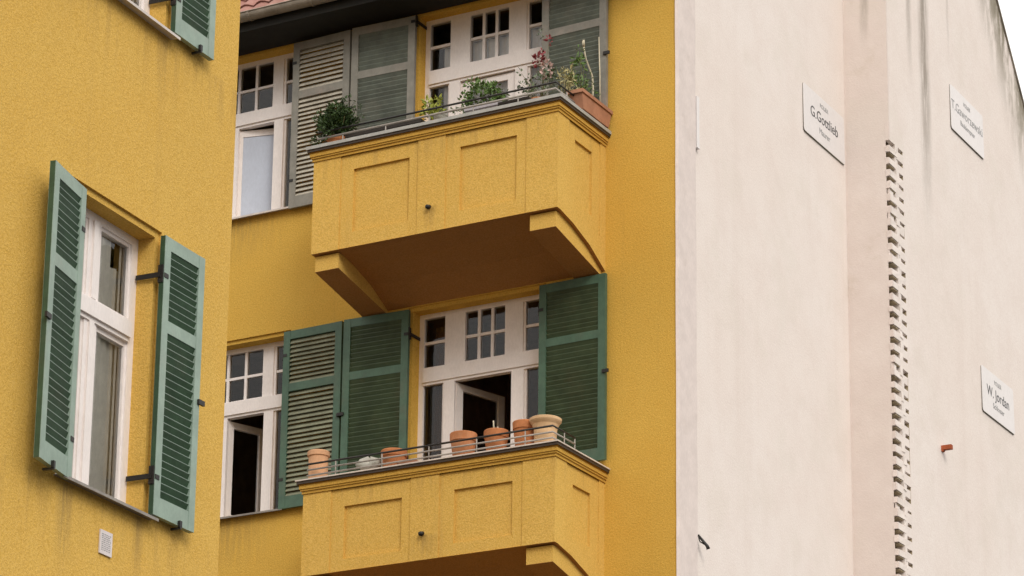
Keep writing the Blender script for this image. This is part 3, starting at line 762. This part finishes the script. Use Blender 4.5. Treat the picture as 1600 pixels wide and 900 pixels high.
for x, y, z, mat, lb, r in ((-2.62, -.88, LO, M_terrap, 'low pinkish clay bowl beside the orange pot next to the bag', .12), (-2.36, -.87, LO, M_terrap, 'upturned low pinkish clay saucer between the clay bowl and a large pot', .115)):
    pf = [(r * .6, 0), (r * .95, .05), (r, .085), (r - .012, .085), (r * .6, .02)] if x < -2.5 else [(r, 0), (r, .018), (r * .75, .05), (r * .3, .062), (.01, .064)]
    pot(x, y, z, pf, mat, lb, 'bowl' if x < -2.5 else 'saucer', soil=False, name='clay_bowl' if x < -2.5 else 'clay_saucer')
m = MB(); pts = []; nu, nv = 16, 9
for j in range(nv):
    v = j / (nv - 1); rr = .115 * math.sin(math.pi * (.12 + .86 * (1 - v) ** .8)) if j < nv - 1 else .012
    for i in range(nu):
        a = 2 * math.pi * i / nu; q = rr * (1 + random.uniform(-.16, .16) + .12 * math.sin(3 * a + v * 4))
        pts.append((q * math.cos(a) * 1.15, q * math.sin(a) * .8, v * .17 * (1 + .25 * math.sin(2 * a + 1)) + random.uniform(-.006, .006)))
m.add(pts, [(j * nu + i, j * nu + (i + 1) % nu, (j + 1) * nu + (i + 1) % nu, (j + 1) * nu + i) for j in range(nv - 1) for i in range(nu)], True)
m.add(pts[-nu:], [tuple(range(nu))])
o = m.build('cloth_bag', M_bag); o.location = (-3.09, -.90, LO); tag(o, 'crumpled pale grey bag lying behind the lower railing', 'bag')

# ================================================================== plants on the upper balcony
def leaves(m, c, rad, n, size, asp=.45, shape='ball', droop=.2):
    for _ in range(n):
        while True:
            p = Vector((random.uniform(-1, 1), random.uniform(-1, 1), random.uniform(-1, 1)))
            if .15 < p.length < 1: break
        q = Vector((c[0] + p.x * rad[0], c[1] + p.y * rad[1], c[2] + p.z * rad[2]))
        d = (p.normalized() + Vector((random.uniform(-.8, .8), random.uniform(-.8, .8), random.uniform(-.4, .9)))).normalized()
        s_ = d.cross(Vector((random.uniform(-1, 1), random.uniform(-1, 1), random.uniform(-1, 1)))).normalized(); k = size * random.uniform(.6, 1.25)
        nn = d.cross(s_)
        m.add([tuple(q), tuple(q + d * k * .5 + s_ * k * asp * .5 + nn * k * .06), tuple(q + d * k - nn * k * droop), tuple(q + d * k * .5 - s_ * k * asp * .5 + nn * k * .06)], [(0, 1, 2, 3)])
def stems(m, base, tips, r=.004):
    for t in tips:
        b = Vector(base) + Vector((random.uniform(-.03, .03), random.uniform(-.02, .02), 0)); t = Vector(t)
        mid = (b + t) / 2 + Vector((random.uniform(-.03, .03), random.uniform(-.03, .03), .02)); m.tube([tuple(b), tuple(mid), tuple(t)], r, 4, r * .5)
def planter(name, label, cat, loc, potprof=None, potmat=None, box=None):
    e = empty(name, loc, label, cat)
    if potprof: m = MB(); m.lathe(potprof, n=16); m.build('pot', potmat, e)
    if box:
        lx, ly, h = box; m = MB()
        b0, b1 = .86, 1.
        pts = [(sx * lx / 2 * b0, sy * ly / 2 * b0, 0) for sx, sy in ((-1, -1), (1, -1), (1, 1), (-1, 1))] + [(sx * lx / 2, sy * ly / 2, h) for sx, sy in ((-1, -1), (1, -1), (1, 1), (-1, 1))]
        pi = [(x * .9, y * .86, z if z else .02) for x, y, z in pts]
        m.add(pts + pi, [(0, 1, 2, 3), (0, 1, 5, 4), (1, 2, 6, 5), (2, 3, 7, 6), (3, 0, 4, 7), (4, 5, 13, 12), (5, 6, 14, 13), (6, 7, 15, 14), (7, 4, 12, 15), (8, 9, 13, 12), (9, 10, 14, 13), (10, 11, 15, 14), (11, 8, 12, 15)])
        t_ = .012; m.box(-lx / 2 - t_, lx / 2 + t_, -ly / 2 - t_, -ly / 2 - .001, h - .035, h + .004); m.box(lx / 2 + .001, lx / 2 + t_, -ly / 2 - .001, ly / 2, h - .035, h + .004); m.box(-lx / 2 - t_, -lx / 2 - .001, -ly / 2 - .001, ly / 2, h - .035, h + .004)
        m.build('box', potmat, e)
        m = MB(); m.box(-lx * .44, lx * .44, -ly * .42, ly * .42, h - .05, h - .025); m.build('soil', M_soil, e)
    return e
# round box bush at the shutter end
e = planter('box_bush', 'dense dark green round bush at the shutter end of the upper balcony', 'bush', (-3.62, -.88, HI), std(.12, .14), M_terra)
m = MB()
for k in range(20): 
    a = random.uniform(0, 6.28); r = random.uniform(.04, .17)
    leaves(m, (r * math.cos(a), r * .8 * math.sin(a), random.uniform(.16, .42)), (.12, .11, .11), 95, .05, .5)
leaves(m, (-.17, -.02, .13), (.12, .1, .06), 130, .045); leaves(m, (.05, 0, .28), (.17, .15, .17), 420, .04)
for _ in range(26):
    a = random.uniform(0, 6.28); q = random.uniform(.12, .26); leaves(m, (.03 + q * math.cos(a) * 1.15, q * math.sin(a) * .7, random.uniform(.12, .54)), (.035, .03, .05), 13, .04, .4)
m.build('foliage', M_leafd, e)
m = MB(); stems(m, (0, 0, .08), [(random.uniform(-.2, .2), random.uniform(-.15, .15), random.uniform(.3, .5)) for _ in range(9)], .006); m.build('stem', M_stem, e)
# lime plant
e = planter('lime_plant', 'small lime green plant beside the narrow door light on the upper balcony', 'plant', (-2.40, -.86, HI), std(.07, .10), M_terra)
m = MB(); tips = [(random.uniform(-.10, .12), random.uniform(-.06, .06), random.uniform(.18, .36)) for _ in range(9)]
for t in tips: leaves(m, t, (.035, .035, .05), 16, .055)
leaves(m, (-.02, 0, .16), (.09, .06, .08), 70, .055); m.build('foliage', M_leafy, e); m = MB(); stems(m, (0, 0, .07), tips); m.build('stem', M_stem, e)
# herb box
e = planter('herb_box', 'pale lilac flower box of leafy green herbs in front of the upper door', 'flower box', (-1.78, -.86, HI + .01), None, M_lilac, (.42, .16, .13))
m = MB()
for cx, hz, k in ((-.22, .30, 8), (-.12, .38, 10), (.02, .27, 8), (.12, .33, 9), (.17, .25, 6), (-.30, .2, 4)):
    for _ in range(k):
        t = (cx + random.uniform(-.08, .08), random.uniform(-.07, .06), hz * random.uniform(.55, 1.12)); leaves(m, t, (.045, .04, .035), 15, .048, .6)
m.build('foliage', M_leaf, e)
m = MB(); 
for cx in (-.16, -.08, .04, .12): stems(m, (cx, 0, .1), [(cx + random.uniform(-.09, .09), random.uniform(-.05, .05), random.uniform(.22, .36)) for _ in range(4)], .004)
m.build('stem', M_stem, e)
# grey plant and the red-flowered pelargonium behind it
e = planter('grey_plant', 'sparse dark grey green plant at the corner of the upper railing', 'plant', (-1.16, -.86, HI), std(.09, .10), M_terra)
m = MB(); tips = [(random.uniform(-.22, .2), random.uniform(-.08, .08), random.uniform(.17, .45)) for _ in range(17)]
for t in tips: leaves(m, t, (.04, .04, .035), 9, .05, .6)
m.build('foliage', M_leafg, e); m = MB(); stems(m, (0, 0, .07), tips, .0035); m.build('stem', M_stem, e)
e = planter('red_flower', 'tall thin plant with red blooms and faded pink heads before the white door frame', 'flower', (-1.19, -.70, HI), std(.085, .13), M_terra)
m = MB(); tips = [(-.06, 0, .62), (-.02, .02, .68), (.06, 0, .80), (.0, 0, .55)]; stems(m, (0, 0, .1), tips, .005); m.build('stem', M_stem, e)
m = MB(); leaves(m, (-.065, 0, .64), (.065, .05, .07), 46, .05, .6); leaves(m, (-.03, 0, .69), (.05, .04, .05), 14, .04, .6); m.build('bloom', M_red, e)
m = MB(); leaves(m, (.065, 0, .83), (.035, .03, .045), 17, .045, .6); m.build('bloom', M_red, e)
m = MB(); leaves(m, (.045, -.02, .50), (.055, .05, .10), 55, .05, .8); m.build('faded_bloom', M_pink, e)
m = MB(); leaves(m, (0, 0, .36), (.06, .05, .14), 26, .05); leaves(m, (-.04, 0, .93), (.03, .03, .05), 8, .05); m.build('foliage', M_leafg, e)
# dry plant
e = planter('dry_plant', 'straw coloured dry plant behind the corner of the upper railing', 'plant', (-.93, -.66, HI), std(.07, .10), M_terra)
m = MB(); tips = [(random.uniform(-.07, .07), random.uniform(-.05, .05), random.uniform(.26, .46)) for _ in range(13)]
for t in tips: leaves(m, t, (.02, .02, .07), 12, .07, .25)
m.build('foliage', M_leafdry, e); m = MB(); stems(m, (0, 0, .07), tips); m.build('stem', M_leafdry, e)
# terracotta box hung on the return side
e = planter('terracotta_planter', 'terracotta box of green plants and two bare pale sticks on the upper balcony', 'flower box', (-.83, -.34, HI + .02), None, M_terrap, (.17, .66, .20))
m = MB()
for cy, hz, k in ((-.25, .34, 9), (-.12, .36, 9), (.02, .30, 5), (.16, .26, 3), (.24, .22, 2)):
    for _ in range(k):
        t = (random.uniform(-.08, .06), cy + random.uniform(-.06, .06), .1 + hz * random.uniform(.25, .95)); leaves(m, t, (.04, .045, .035), 10, .045, .4)
for _ in range(6): leaves(m, (random.uniform(-.06, .0), -.2 + random.uniform(-.05, .05), random.uniform(.5, .72)), (.035, .04, .05), 7, .06)
m.build('foliage', M_leaf, e)
m = MB(); stems(m, (0, -.2, .15), [(random.uniform(-.06, .03), random.uniform(-.3, -.1), random.uniform(.4, .7)) for _ in range(7)]); m.build('stem', M_stem, e)
m = MB(); m.tube([(0, .05, .15), (.0, .06, .36), (.01, .03, .5), (-.01, -.08, .66), (-.01, -.15, .83)], .013, 6, .009); m.tube([(-.01, -.13, .78), (.0, -.15, .845)], .013, 6, .011); m.build('bare_stick', M_pale, e)
m = MB(); m.tube([(0, .23, .15), (.0, .22, .6), (.0, .19, 1.02)], .010, 6, .007); m.build('bare_stick', M_pale, e)

def tray(xc, y, L, h, label, mat, dpt=.15):
    e = planter('flower_tray', label, 'flower box', (xc, y, HI), None, mat, (L, dpt, h)); return e
M_tray = paint('dark_plastic', (.035, .026, .02), .6, .2, (.06, .045, .03), .4)
tray(-2.98, -.89, .92, .115, 'long dark flower box of bare soil beside the box bush', M_tray)
tray(-1.38, -.93, .34, .095, 'short dark flower box between the herb box and the red flower', M_tray, .12)
m = MB(); m.lathe([(.05, 0), (.075, .10), (.08, .105), (.08, .125), (.07, .125), (.065, .09)], n=16)
o = m.build('white_beaker', M_bag, recalc=False); o.location = (-2.29, -.94, HI); tag(o, 'small off-white beaker beside the lime green plant', 'beaker')
